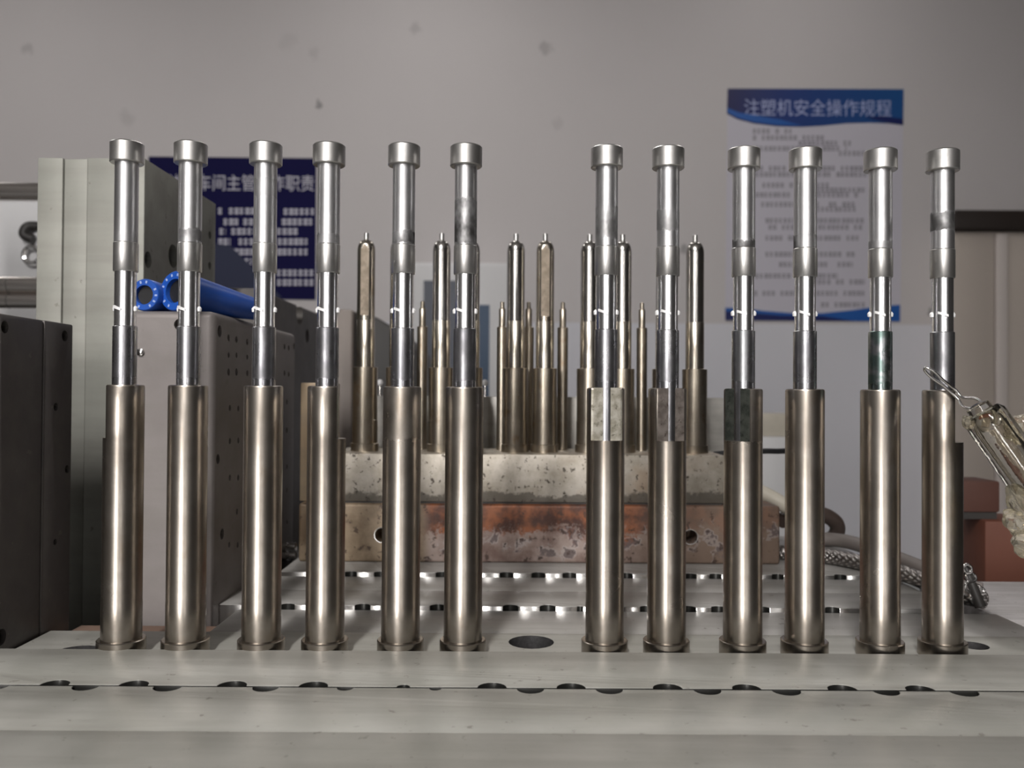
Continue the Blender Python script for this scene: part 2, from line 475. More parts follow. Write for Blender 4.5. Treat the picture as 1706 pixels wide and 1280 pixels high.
def plate_me(name, x0, x1, y0, y1, z0, z1, front=(), back=(), bev=0.0004, mat=None):
    """a flat strip with half-round bites [(x, radius)] out of its front and back edges"""
    pts = []
    def edge(bites, y, sgn, rev):
        out = []
        for xc, r in sorted(bites, reverse=rev):
            arc = [(xc - r * math.cos(math.pi * k / 10), y + sgn * r * math.sin(math.pi * k / 10)) for k in range(11)]
            out += arc[::-1] if rev else arc
        return out
    pts += [(x0, y0)] + edge(front, y0, 1, False) + [(x1, y0), (x1, y1)] + edge(back, y1, -1, True) + [(x0, y1)]
    me = prism_me(name, pts, z0, z1, 'Z', bev)
    if front or back:                        # half holes and seam faces painted near-black in place of shade
        me.materials.append(mat or M['plate']); me.materials.append(M['hole_shade']); me.materials.append(M['edge'])
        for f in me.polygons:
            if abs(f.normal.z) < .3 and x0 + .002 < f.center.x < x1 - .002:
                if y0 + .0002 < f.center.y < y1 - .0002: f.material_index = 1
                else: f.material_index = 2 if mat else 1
    return me

# ------------------------------------------------------------------ the room
WY = 2.90
def wall_material():
    N = NT('painted_wall')
    sep = N.n('ShaderNodeSeparateXYZ'); N.l(N.tc.outputs['Object'], sep.inputs[0])
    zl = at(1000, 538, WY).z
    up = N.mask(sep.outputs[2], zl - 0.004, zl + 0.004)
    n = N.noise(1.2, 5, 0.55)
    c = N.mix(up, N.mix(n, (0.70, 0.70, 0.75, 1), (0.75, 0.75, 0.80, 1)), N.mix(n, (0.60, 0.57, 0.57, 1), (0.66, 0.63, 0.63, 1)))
    for (px, py, r, k) in ((530, 175, 8, 0.6), (910, 80, 15, 0.3), (692, 47, 12, 0.22), (45, 82, 12, 0.25), (212, 196, 18, 0.14), (930, 205, 15, 0.12), (480, 70, 22, 0.08), (522, 90, 14, 0.12), (1552, 522, 8, 0.6), (1140, 415, 9, 0.5)):
        p = at(px, py, WY)
        d = N.n('ShaderNodeVectorMath', operation='DISTANCE')
        wob = N.n('ShaderNodeVectorMath', operation='MULTIPLY_ADD')
        nz = N.n('ShaderNodeTexNoise'); nz.inputs['Scale'].default_value = 30
        N.l(N.tc.outputs['Object'], nz.inputs['Vector'])
        N.l(nz.outputs['Color'], wob.inputs[0]); wob.inputs[1].default_value = (0.05, 0.0, 0.05); N.l(N.tc.outputs['Object'], wob.inputs[2])
        N.l(wob.outputs[0], d.inputs[0]); d.inputs[1].default_value = (p.x + 0.025, WY, p.z + 0.025)
        R = r / F * WY
        c = N.mix(N.math('MULTIPLY', N.mask(d.outputs['Value'], R, R * 0.3), k), c, (0.10, 0.095, 0.10, 1))
    N.l(c, N.b.inputs['Base Color'])
    N.set(rough=0.65)
    N.bump(N.noise(40, 4, 0.6), 0.05, 0.002)
    return N.m
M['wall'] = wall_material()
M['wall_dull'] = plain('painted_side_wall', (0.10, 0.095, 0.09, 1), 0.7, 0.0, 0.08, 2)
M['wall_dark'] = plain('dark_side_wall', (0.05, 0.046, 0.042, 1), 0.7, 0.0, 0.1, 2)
M['wall_front'] = plain('painted_front_wall', (0.27, 0.26, 0.255, 1), 0.7, 0.0, 0.06, 2)
M['ceil'] = plain('ceiling_paint', (0.46, 0.45, 0.44, 1), 0.8)
M['floor'] = plain('grey_floor_paint', (0.17, 0.17, 0.17, 1), 0.5, 0.0, 0.15, 4)
def area(name, parent, loc, rot, sx, sy, power):
    l = bpy.data.lights.new(name, 'AREA'); l.shape = 'RECTANGLE'; l.size = sx; l.size_y = sy; l.energy = power; l.color = LIGHT_COLOR
    o = bpy.data.objects.new(name, l); C.objects.link(o); o.parent = parent; o.location = loc; o.rotation_euler = rot
    return o
RX0, RX1, RY0, CH = -3.4, 3.4, -3.4, 3.2
def struct(name, me, mat): return tag(link(name, me, mat), kind='structure')
struct('floor', box_me('floor', RX0 - .1, RX1 + .1, RY0 - .1, WY + .1, -0.1, 0), M['floor'])
struct('ceiling', box_me('ceiling', RX0 - .1, RX1 + .1, RY0 - .1, WY + .1, CH, CH + .1), M['ceil'])
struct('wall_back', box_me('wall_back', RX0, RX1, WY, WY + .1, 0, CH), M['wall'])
struct('wall_left', box_me('wall_left', RX0 - .1, RX0, RY0, WY + .1, 0, CH), M['wall_dull'])
struct('wall_right', box_me('wall_right', RX1, RX1 + .1, RY0, WY + .1, 0, CH), M['wall_dark'])
# the wall behind the photographer, with two windows
WINS = ((-1.25, -0.80), (0.70, 0.90))
WZ0, WZ1 = 0.95, 2.35
def front_wall():
    bm = bmesh.new()
    xs = [RX0] + [x for w_ in WINS for x in w_] + [RX1]
    rects = [(xs[k], xs[k + 1], 0, CH) for k in range(0, len(xs), 2)]
    for a, b in WINS: rects += [(a, b, 0, WZ0), (a, b, WZ1, CH)]
    for (a, b, c, d) in rects:
        r = bmesh.ops.create_cube(bm, size=1)
        for v in r['verts']: v.co = Vector(((a + b) / 2 + v.co.x * (b - a), RY0 - .05 + v.co.y * .1, (c + d) / 2 + v.co.z * (d - c)))
    return finish(bm, 'wall_front')
struct('wall_front', front_wall(), M['wall_front'])
for k, (WX0, WX1) in enumerate(WINS):
    w = bpy.data.objects.new('window_%d' % (k + 1), None); C.objects.link(w); tag(w, kind='structure')
    for (a, b, c, d) in ((WX0, WX0 + .05, WZ0, WZ1), (WX1 - .05, WX1, WZ0, WZ1), (WX0 + .05, WX1 - .05, WZ0, WZ0 + .05), (WX0 + .05, WX1 - .05, WZ1 - .05, WZ1)):
        link('window_frame', box_me('window_frame', a, b, RY0 - .06, RY0 + .01, c, d), M['white'], w)
    link('window_pane', box_me('window_pane', WX0 + .05, WX1 - .05, RY0 - .05, RY0 - .04, WZ0 + .05, WZ1 - .05), M['daylight'], w)
    area('window_daylight', w, ((WX0 + WX1) / 2, RY0 - .03, (WZ0 + WZ1) / 2), (math.pi / 2, 0, 0), WX1 - WX0 - .1, WZ1 - WZ0 - .1, WINDOW_POWER[k])
# hanging strip lamps, all running from front to back
for k, (lx, ly, LZ, pw, desc) in enumerate(((-0.30, -1.25, 2.25, FRONT_LAMP_POWER, 'hanging strip lamp over the photographer'), (-0.30, 1.85, 2.75, REAR_LAMP_POWER, 'hanging strip lamp over the mould blocks, middle of the room'), (-1.75, 1.75, 2.75, REAR_LAMP_POWER, 'hanging strip lamp over the machine side'), (0.95, 1.95, 2.75, REAR_LAMP_POWER * 0.4, 'added unseen strip lamp brightening the wall on the beige cabinet side'))):  # last lamp is an unseen extra, added to brighten the right wall
    r = empty('hanging_lamp', (lx, ly, LZ), desc, 'lamp', 'hanging strip lamps')
    link('lamp_housing', box_me('lamp_housing', -.06, .06, -.62, .62, .02, .07, .006), M['white'], r)
    link('lamp_diffuser', box_me('lamp_diffuser', -.05, .05, -.60, .60, .0, .02), M['tube'], r)
    for sy in (-.5, .5):
        link('lamp_cord', tube_me('lamp_cord', [(0, sy, .07), (0, sy, CH - LZ)], .004, 8, 1), M['white'], r)
    area('lamp_light', r, (0, 0, -.004), (0, 0, 0), .10, 1.18, pw)

# ------------------------------------------------------------------ heights and depths of the mould plates
Z0 = on(853, 1077, 0).z if False else CZ - 0.1305            # the surface the pins stand on
PY = 0.430
ZB = Z0 - 0.042                                             # bench top
ZF = Z0 + 0.0047                                            # foreground plates, a hair higher
YF2 = on(853, 1086, ZF).y                                   # rear edge of the foreground plate
YF1 = on(853, 1146, ZF).y
YF0 = on(853, 1221, ZF).y
YA0 = on(853, 1055, Z0).y
ZA = Z0 - 0.0006
YB = on(853, 1018, ZA).y
ZBt = at(853, 1010, YB).z
YB2 = on(853, 985, ZBt).y
YC = on(853, 962.5, ZBt).y
ZC = at(853, 955, YC).z
YL = on(853, 938.5, ZC).y                                   # front of the rusty block
XL, XR = -0.2512, 0.33

# bench
b = empty('workbench', (0, 0.35, 0), 'grey steel workbench carrying the mould plates and blocks', 'workbench')
def local(me, e):
    me.transform(Matrix.Translation(-e.location)); return me
link('bench_top', local(box_me('bench_top', -.75, .75, .02, .86, ZB - .03, ZB, .003), b), M['bench'], b)
for sx in (-.70, .70):
    for sy in (.07, .81):
        link('leg', local(box_me('leg', sx - .03, sx + .03, sy - .03, sy + .03, 0, ZB - .03), b), M['bench'], b)

mb = empty('machine_bed', (-.65, 1.1, 0), 'dark machine bed behind the bench carrying the rear mould blocks', 'machine bed')
link('bed_top', local(box_me('bed_top', -1.25, -.13, .865, 1.40, ZB - .08, ZB, .003), mb), M['machine_dark'], mb)
link('bed_base', local(box_me('bed_base', -1.2, -.18, .90, 1.36, 0, ZB - .08, .003), mb), M['machine_dark'], mb)
def thing(name, me, mat, label, cat, group=None): return tag(link(name, me, mat), label, cat, group)
def bx(x, Y): return at(x, 1100, Y).x
# foreground plates
up = [(90, 6.1), (222, 6.2), (386, 6.3), (522, 6.2), (672, 2.8), (820, 6.2), (952, 6.2), (1113, 6.3), (1245, 6.2), (1405, 6.3), (1535, 6.2)]
lo = [(-6, 6.0), (145, 5.6), (281, 6.0), (444, 5.6), (576, 3.5), (726, 2.6), (884, 5.8), (1015, 5.8), (1178, 5.9), (1309, 6.2), (1475, 5.6), (1604, 6.1)]
f2 = thing('mould_plate', plate_me('mould_plate', -.33, .33, YF1 + .0005, YF2, ZB, ZF, bev=.0002, front=[(bx(x, YF1), r / 1000) for x, r in up]), M['plate'],
      'narrow grey steel plate directly in front of the tall pin row, notched near edge', 'steel plate', 'foreground steel plates')
f1 = thing('mould_plate', plate_me('mould_plate', -.33, .33, YF0 + .0003, YF1 - .0005, ZB, ZF - .0003, bev=.0002, back=[(bx(x, YF1), r / 1000) for x, r in lo]), M['plate'],
      'grey steel plate in the foreground with half-round notches along its far edge', 'steel plate', 'foreground steel plates')
f0 = thing('mould_plate', plate_me('mould_plate', -.33, .33, .16, YF0 - .0003, ZB, ZF), M['plate'],
      'smooth blurred steel plate nearest the camera at the bottom of the picture', 'steel plate', 'foreground steel plates')
# the plate with the pins
HX = [on(885, 1070, Z0), on(160, 1068, Z0), on(1622, 1076, Z0)]
me = box_me('pin_plate', XL, XR, YF2 + .0006, YA0 - .0006, ZB, Z0, .0004)
me = cut(me, [((HX[0].x, HX[0].y, Z0), 'Z', .0120, .06), ((HX[1].x, PY - .002, Z0), 'Z', .0120, .06), ((HX[2].x, HX[2].y, Z0), 'Z', .0075, .06)], 'pin_plate')
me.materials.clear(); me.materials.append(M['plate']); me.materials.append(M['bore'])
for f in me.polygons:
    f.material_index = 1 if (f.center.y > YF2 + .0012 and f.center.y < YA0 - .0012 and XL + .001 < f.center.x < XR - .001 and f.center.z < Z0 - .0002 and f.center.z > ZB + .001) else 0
thing('pin_plate', me, M['plate'], 'long steel plate with round open holes, carrying the row of tall pins', 'steel plate')
# strips behind the row
ax0 = on(355, 1048, ZA).x
ax1 = on(1655, 1021, ZA).x
thing('mould_strip', plate_me('mould_strip', ax0, ax1, YA0 + .0006, YB - .0003, ZB, ZA), M['plate2'],
      'speckled steel strip lying just behind the row of tall pins', 'steel strip', 'steel strips behind the pins')
bxl = on(344, 1011, ZBt).x
bxr = on(1585, 1010, ZBt).x
bB = [(478, 4.3), (541, 4.3), (603, 4.6), (666, 4.4), (728, 4.4), (790, 4.4), (850, 4.6), (912, 4.7), (966, 1.8), (1028, 4.3), (1077, 4.0), (1147, 4.4), (1197, 4.4), (1270, 4.4), (1387, 4.4), (1450, 4.4)]
thing('mould_strip', plate_me('mould_strip', bxl, bxr, YB, YB2, ZB, ZBt, front=[(bx(x, YB), r / 1000) for x, r in bB], mat=M['plate2']), M['plate2'],
      'raised steel strip with a bright notched front face, first step behind the pins', 'steel strip', 'steel strips behind the pins')
cxl = on(470, 957, ZBt).x
thing('mould_strip', plate_me('mould_strip', cxl, bxr, YB2 + .0002, YC - .0002, ZB, ZBt), M['plate2'],
      'smooth flat steel strip between the two notched steps behind the pins', 'steel strip', 'steel strips behind the pins')
bC = [(583, 4.2), (632, 4.2), (684, 4.2), (735, 4.2), (788, 4.2), (843, 4.8), (896, 4.8), (948, 4.8), (1000, 4.2), (1043, 4.4), (1098, 4.2), (1150, 4.2), (1192, 4.2), (1245, 4.2), (1296, 4.2), (1348, 4.2), (1400, 4.2), (1455, 4.2)]
thing('mould_strip', plate_me('mould_strip', cxl, on(1500, 957, ZC).x, YC, YL + .13, ZB, ZC, front=[(bx(x, YC), r / 1000) for x, r in bC], mat=M['plate2']), M['plate2'],
      'wide steel strip with notched front under the rusty block', 'steel strip', 'steel strips behind the pins')
# pale speckled plate at the right, brown board at the left
thing('speckled_plate', box_me('speckled_plate', ax1 + .002, .50, YA0 + .001, .62, ZB, Z0 - .003, .001), M['speckle'],
      'pale speckled plate beyond the end of the strips, lower right', 'plate')
thing('brown_board', box_me('brown_board', XL, ax0 - .003, YA0 + .0008, .500, ZB, Z0 - .006, .0006), M['brown_sheet'],
      'reddish brown board lying behind the first two tall pins', 'board')

# ------------------------------------------------------------------ the row of tall pins
def zz(y, r): return at(853, y, PY - r).z - Z0
mm = 0.001
R_SL, R_SH, R_HD, R_CO, R_PO = 9.55 * mm, 5.75 * mm, 8.1 * mm, 11.6 * mm, 5.15 * mm
Zs = dict(collar=zz(1076, R_CO), ring=zz(1012, R_SL), ledge=zz(734, R_SL), sleeve=zz(645, R_SL), low=zz(547, R_SH), lug=zz(518, R_PO), pol=zz(455, R_SH), band=zz(407, R_SH), hb=zz(272, R_HD), top=zz(237.5, R_HD))
FD = 0.57 * R_SL
#  x of sleeve axis at the base, flat angle (deg, None = round), sooty bands on the upper shaft [lo,hi,amount] in px rows, lower shaft soot, green
PINS = [
 (202, 180, (392, 412, 0.2), 0.35, 0, 'first in the row, flat cut on its outer side'),
 (309, None, (385, 406, 0.45), 0.45, 0, 'second in the row, beside the hole-pierced block'),
 (435, None, (300, 330, 0.2), 0.7, 0, 'third in the row, in front of the navy poster text'),
 (541, 8, (392, 406, 0.75), 0.7, 0, 'fourth in the row, its sleeve top stepped on the right side'),
 (667, None, (385, 406, 0.7), 0.5, 0, 'fifth in the row, with a brown smudge high on the sleeve'),
 (771, None, (332, 406, 0.75), 0.7, 0, 'sixth in the row, upper shaft blackened by a broad sooty band'),
 (1007, -90, (340, 395, 0.5), 0.5, 0, 'seventh in the row, bright milled flat facing the camera'),
 (1110, -76, (345, 380, 0.4), 0.7, 0, 'eighth in the row, dull brown milled flat facing the camera'),
 (1237, -138, (395, 412, 0.55), 0.5, 0.15, 'ninth in the row, dark green greasy flat at its sleeve top'),
 (1340, None, (385, 412, 0.75), 0.6, 0, 'tenth in the row, plain round sleeve, sooty ring on shaft'),
 (1466, None, (395, 415, 0.35), 0.6, 0.75, 'eleventh in the row, greenish stain on its lower shaft'),
 (1570, -25, (345, 375, 0.55), 0.7, 0, 'last in the row, wire hook touching it, sleeve stepped'),
]
me_head = lathe_me('head', [(R_HD - .0004, Zs['hb']), (R_HD, Zs['hb'] + .0004), (R_HD, Zs['top'] - .0006), (R_HD - .0006, Zs['top'])])
me_up = lathe_me('upper_shaft', [(R_SH - .0001, Zs['band']), (R_SH - .0001, Zs['hb'])])
me_band = lathe_me('shaft_band', [(R_SH, Zs['pol'] - .0002), (R_SH + .0002, Zs['pol'] + .0003), (R_SH + .0002, Zs['band'] - .0004), (R_SH - .0002, Zs['band'])])
me_pol = lathe_me('polished_shank', [(R_PO, Zs['low']), (R_PO, Zs['pol'])], 48)
me_low = lathe_me('lower_shaft', [(R_SH, Zs['ledge'] - .002), (R_SH, Zs['low'] - .0003), (R_SH - .0003, Zs['low'])])
me_col = lathe_me('collar', [(R_CO, 0), (R_CO, Zs['collar'] - .0004), (R_CO - .0004, Zs['collar'])])
def sleeve_me(flat, fm=None):
    pr = [(R_SL + .0001, Zs['collar']), (R_SL + .0001, Zs['ring']), (R_SL, Zs['ring'] + .0003), (R_SL, Zs['sleeve'] - .0010), (R_SL - .0003, Zs['sleeve'] - .0003), (R_SL - .0010, Zs['sleeve'])]
    me = lathe_me('sleeve', pr, 72, None if flat is None else (math.radians(flat), FD, Zs['ledge']))
    if flat is not None:
        me.materials.append(M['sleeve']); me.materials.append(fm)
        nv = Vector((math.cos(math.radians(flat)), math.sin(math.radians(flat)), 0))
        for f in me.polygons:
            if f.normal.dot(nv) > .995 and f.center.z > Zs['ledge'] and abs(f.center.dot(nv) - FD) < 2e-5: f.material_index = 1
    return me
def lug_me():
    # a thin slanting key across the polished shank
    bm = bmesh.new()
    n = 7
    for k in range(n):
        t = k / (n - 1)
        a = -math.pi / 2 - 0.75 + 0.85 * t
        z = Zs['lug'] + .0016 * (0.5 - t)
        for dr, dz in ((-.0003, -.0007), (.0009, -.0006), (.0009, .0006), (-.0003, .0007)):
            bm.verts.new(((R_PO + dr) * math.cos(a), (R_PO + dr) * math.sin(a), z + dz))
    bm.verts.ensure_lookup_table()
    for k in range(n - 1):
        for j in range(4):
            A, B = 4 * k + j, 4 * k + (j + 1) % 4
            bm.faces.new((bm.verts[A], bm.verts[B], bm.verts[B + 4], bm.verts[A + 4]))
    bm.faces.new([bm.verts[j] for j in (3, 2, 1, 0)]); bm.faces.new([bm.verts[4 * n - 4 + j] for j in range(4)])
    return finish(bm, 'key', 40)
me_key = lug_me()
me_nub = lathe_me('nub', [(.0001, -.0014), (.0011, -.0011), (.0013, .0004), (.0006, .0014), (.0001, .0015)], 12)
plain_sleeve = sleeve_me(None)
PIN_OBJ = []
for i, (px, flat, dirt, soot, green, where) in enumerate(PINS):
    Y = PY + 0.0028 * (px - 886) / 684
    X = at(px, 1075, Y).x
    r = empty('core_pin', (X, Y, Z0), 'tall steel core pin, ' + where, 'core pin', 'row of tall core pins')
    PIN_OBJ.append(r)
    link('collar', me_col, M['sleeve'], r)
    sl = link('sleeve', plain_sleeve if flat is None else sleeve_me(flat, M['flat%d' % i]), M['sleeve'], r)
    sl['dirt_lo'] = Zs['ledge']; sl['dirt_hi'] = Zs['sleeve'] + .01
    sl['dirt_amount'] = {4: 0.4, 8: 0.45}.get(i, 0.0); sl['green'] = 0.0
    lo_ = link('lower_shaft', me_low, M['lower_shaft'], r)
    lo_['dirt_lo'] = Zs['low'] - .026; lo_['dirt_hi'] = Zs['low'] + .01; lo_['dirt_amount'] = soot * 0.8; lo_['green'] = float(green)
    po = link('polished_shank', me_pol, M['polish'], r)
    po.rotation_euler.z = random.uniform(-.1, .1)
    k = link('key', me_key, M['bright'], po)
    for s in (0.0, math.pi):
        nb = link('nub', me_nub, M['bright'], po, (R_PO * math.cos(s), R_PO * math.sin(s), Zs['lug']))
    link('shaft_band', me_band, M['head'], r)
    us = link('upper_shaft', me_up, M['shaft'], r)
    us['dirt_lo'] = zz(dirt[1], R_SH); us['dirt_hi'] = zz(dirt[0], R_SH); us['dirt_amount'] = min(.95, dirt[2] * 1.6); us['green'] = 0.0
    hd = link('head', me_head, M['head'], r)

# ------------------------------------------------------------------ rusty block, pitted block, pins on it
blx0, blx1 = at(497, 890, YL).x, at(1300, 890, YL).x
ZL = at(853, 841, YL).z
e = empty('rusty_block', (0, YL, ZC), 'long rusty brown steel block with round holes, under the pitted grey block', 'steel block')
me = box_me('block_body', blx0, blx1, 0, .094, 0, ZL - ZC, .0022, 3)
hz = at(853, 893, YL).z - ZC
me = cut(me, [((at(1150, 893, YL).x, 0, hz), 'Y', .0052, .05), ((at(636, 893, YL).x, 0, hz), 'Y', .0052, .05)], 'block_body')
link('block_body', me, M['rust'], e)
for px in (1150, 636):
    link('hole_rim', ring_lathe_me('hole_rim', [(.0052, -.0002), (.0058, -.0002), (.0058, .0003), (.0052, .0003)], 32), M['chrome'], e, (at(px, 893, YL).x, -.0001, hz)).rotation_euler.x = math.pi / 2
YU = YL + .004
ux0, ux1 = at(548, 800, YU).x, at(1210, 800, YU).x
ZU = at(853, 757.5, YU).z
e = empty('pitted_block', (0, YU, ZL), 'pitted pale grey steel block holding the slim pointed pins', 'steel block')
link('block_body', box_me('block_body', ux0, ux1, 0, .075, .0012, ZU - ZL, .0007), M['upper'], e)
link('gasket', box_me('gasket', ux0 + .003, ux1 - .003, .001, .074, 0, .0012), M['machine_dark'], e)
# upright brown block at the left end and pale block behind
thing('upright_block', box_me('upright_block', at(500, 700, YL + .012).x, at(545, 700, YL + .012).x, YL + .012, YL + .06, ZL, at(853, 640, YL + .012).z, .001), M['brown_block'],
      'upright browned steel block standing on the left end of the rusty block', 'steel block')
YK = YL + .100
thing('pale_block', box_me('pale_block', at(597, 700, YK).x, at(1206, 700, YK).x, YK, YK + .03, ZC, at(853, 661, YK).z, .0008), M['back_block'],
      'long pale grey block rising behind the slim pointed pins', 'steel block')

# slim pins
YT = YU + .032
def zt(y, r): return at(853, y, YT - r).z - ZU
sT = YT / F
r1, r2, r3, r4 = 15.2 * sT, 20.5 * sT, 23 * sT, 4.0 * sT
h_col, h_ring, h_sl, h_sh, h_dome, h_tip = zt(741, r3), zt(702, r2), zt(613, r2), zt(418, r1), zt(402, r4), zt(389, r4)
m_foot = lathe_me('foot_collar', [(r3, 0), (r3, h_col - .0003), (r3 - .0003, h_col)], 40)
m_sleeve = lathe_me('sleeve', [(r2 + .0002, h_col), (r2 + .0002, h_ring), (r2, h_ring + .0002), (r2, h_sl - .0002), (r2 - .0003, h_sl)], 40)
hm = zt(535, r1)
m_rod = lathe_me('rod', [(r1, h_sl), (r1, hm), (r1 - .0002, hm + .0003)], 40)
dome = [(r1 - .0002, hm + .0003), (r1 - .0002, h_sh)]
for k in range(1, 9):
    t = k / 8
    dome.append((r4 * 1.5 + (r1 - .0002 - r4 * 1.5) * math.cos(t * math.pi / 2), h_sh + (h_dome - h_sh) * math.sin(t * math.pi / 2)))
dome += [(r4, h_dome + .0008)]
m_dome = lathe_me('dome', dome, 40, smooth=50)
m_domef = lathe_me('dome', [(r1 - .0002, hm + .0003)] + dome[1:], 40, smooth=40, flat=(-math.pi / 2, r1 * .86, hm + .004))
m_domef.materials.append(M['gold']); m_domef.materials.append(M['flat_tan'])
for f in m_domef.polygons:
    if f.normal.y < -.99 and abs(f.center.y + r1 * .86) < 2e-5: f.material_index = 1
m_nib = lathe_me('nib', [(r4, h_dome), (r4, h_tip - .0003), (r4 * .8, h_tip)], 20)
for i, (px, flat, nm) in enumerate(((608, 1, 'first from the dark machine, flat ground on its front'), (663, 0, 'almost hidden behind the fifth tall pin'), (734, 0, 'in front of the white cabinet, between fifth and sixth tall pins'),
        (783, 0, 'almost hidden behind the sixth tall pin'), (858, 0, 'just right of the sixth tall pin, rusty foot'), (907, 1, 'second in the middle gap, flat ground on its front'),
        (981, 0, 'close to the left edge of the seventh tall pin'), (1036, 0, 'close to the right edge of the seventh tall pin'), (1107, 0, 'almost hidden behind the eighth tall pin'), (1157, 0, 'last of them, between eighth and ninth tall pins'))):
    r = empty('pointed_pin', (at(px, 700, YT).x, YT, ZU), 'slim domed steel pin, ' + nm, 'pointed pin', 'slim pointed pins on the pitted block')
    link('foot_collar', m_foot, M['gold_dark'], r); link('sleeve', m_sleeve, M['gold_dark'], r); link('rod', m_rod, M['gold'], r)
    d = link('dome', m_domef if flat else m_dome, M['gold'] if flat else M['dome'], r)
    link('nib', m_nib, M['head'], d)
YS = YU + .056
sS = YS / F
def zs(y): return at(853, y, YS).z - ZU
q1, q2, q3 = 8.8 * sS, 5.6 * sS, 3.4 * sS
m_srod = lathe_me('rod', [(q1, 0), (q1, zs(545) - .0005), (q1 - .0005, zs(545))], 28)
m_stip = lathe_me('tip', [(q2, zs(545)), (q2, zs(516)), (q2 - .0006, zs(514))], 24)
m_snib = lathe_me('nib', [(q3, zs(514)), (q3, zs(504)), (q3 * .7, zs(503))], 16)
for px, nm, mt in ((703, 'before the white cabinet', 'gold_dark'), (836, 'right of the sixth tall pin', 'gold'), (880, 'between two domed pins in the middle gap', 'gold'), (937, 'alone, right of the middle pair', 'gold_dark'), (1069, 'between seventh and eighth tall pins, greenish', 'gold')):
    r = empty('short_pin', (at(px, 650, YS).x, YS, ZU), 'short thin stepped steel pin, ' + nm, 'short pin', 'short stepped pins')
    link('rod', m_srod, M[mt], r); link('tip', m_stip, M['gold_dark'], r); link('nib', m_snib, M['gold_dark'], r)

# ------------------------------------------------------------------ mould blocks on the left
# nearest dark block, its pierced side face turned to the pins
lx = XL - .0008
ly0, ly1 = YF2 + .001, .489
lz = at(121, 541, ly1).z
ysplit = .459
e = empty('dark_block', (lx - .06, ly0, ZB), 'dark steel mould block at the left picture edge, row of holes near its top', 'mould block')
def sidey(px): return -lx * F / (853 - px)
def side(px, py, X=lx):                      # point on a side plane X = const
    d = ray(px, py); return Vector((0, 0, CZ)) + d * (X / d.x)
holesL1 = [(10, 545, 4.2), (71, 555, 4.6), (108, 560, 4.2), (93, 678, 3.0), (5, 805, 5.5), (112, 782, 3.2), (92, 903, 2.4), (62, 1030, 4.5), (4, 1062, 5.5)]
for nm, a, bb in (('front_slab', ly0, ysplit), ('rear_slab', ysplit + .0002, ly1)):
    me = box_me(nm, lx - .12, lx - (.0006 if nm == 'front_slab' else 0), a, bb, ZB, lz, .0012)
    cy = []
    for px, py, r in holesL1:
        p = side(px, py)
        if a + .004 < p.y < bb - .004: cy.append(((lx, p.y, p.z), 'X', r / 1000 * .75, .03))
    if cy: me = cut(me, cy, nm)
    me.transform(Matrix.Translation(-e.location))
    link(nm, me, M['mold_dark'], e)
# block with rounded corner and many holes
y20 = .5045
x2 = at(352, 1000, y20).x
z2 = at(300, 518, y20).z
y21 = -x2 * F / (853 - 492)
x20 = at(195, 700, y20).x
bm = bmesh.new()
bmesh.ops.create_cube(bm, size=1)
for v in bm.verts: v.co = Vector(((x20 + x2) / 2 + v.co.x * (x2 - x20), (y20 + y21) / 2 + v.co.y * (y21 - y20), (ZB + z2) / 2 + v.co.z * (z2 - ZB)))
bmesh.ops.bevel(bm, geom=[ed for ed in bm.edges if all(abs(v.co.x - x2) < 1e-6 for v in ed.verts) or all(abs(v.co.z - z2) < 1e-6 for v in ed.verts)], offset=.004, segments=4, profile=.5, affect='EDGES')
me = finish(bm, 'pierced_block', 35)
cy = []
for px, py, r in [(366, 552, 3.6), (381, 563, 2.2), (394, 566, 2.2), (412, 570, 2.2), (381, 592, 1.8), (394, 592, 1.8), (412, 595, 1.8), (381, 620, 2.4), (394, 620, 2.4), (412, 622, 2.2), (474, 578, 2.2), (481, 580, 2.2), (490, 577, 2.6),
                  (474, 622, 2.2), (481, 624, 2.0), (383, 680, 2.0), (397, 681, 2.0), (383, 735, 2.0), (397, 734, 2.0), (363, 765, 3.0), (383, 796, 2.0), (397, 796, 2.0), (395, 853, 2.0), (370, 890, 3.4), (382, 908, 2.0), (396, 908, 2.0),
                  (478, 670, 2.2), (478, 717, 2.2), (490, 740, 2.4), (478, 778, 2.0), (478, 817, 2.0), (478, 870, 2.0)]:
    p = side(px, py, x2)
    if y20 + .006 < p.y < y21 - .004: cy.append(((x2, p.y, p.z), 'X', r / 1000, .03))
p = at(306, 541, y20)
cy.append(((at(300, 541, y20).x, y20, p.z), 'Y', .0036, .03))
me = cut(me, cy, 'pierced_block')
e = empty('pierced_block', ((x20 + x2) / 2, y20, ZB), 'warm grey mould block with rounded corner, its dark side pierced by small holes', 'mould block')
me.transform(Matrix.Translation(-e.location))
link('block_body', me, M['mold_warm'], e)
p = at(234, 587, y20 - .0005)
sc_ = link('screw_plug', lathe_me('screw_plug', [(.0022, 0), (.0022, .0008), (.0014, .0012)], 20), M['chrome'], e, p - e.location)
sc_.rotation_euler.x = math.pi / 2
p = at(163 + 195, 700, y20)
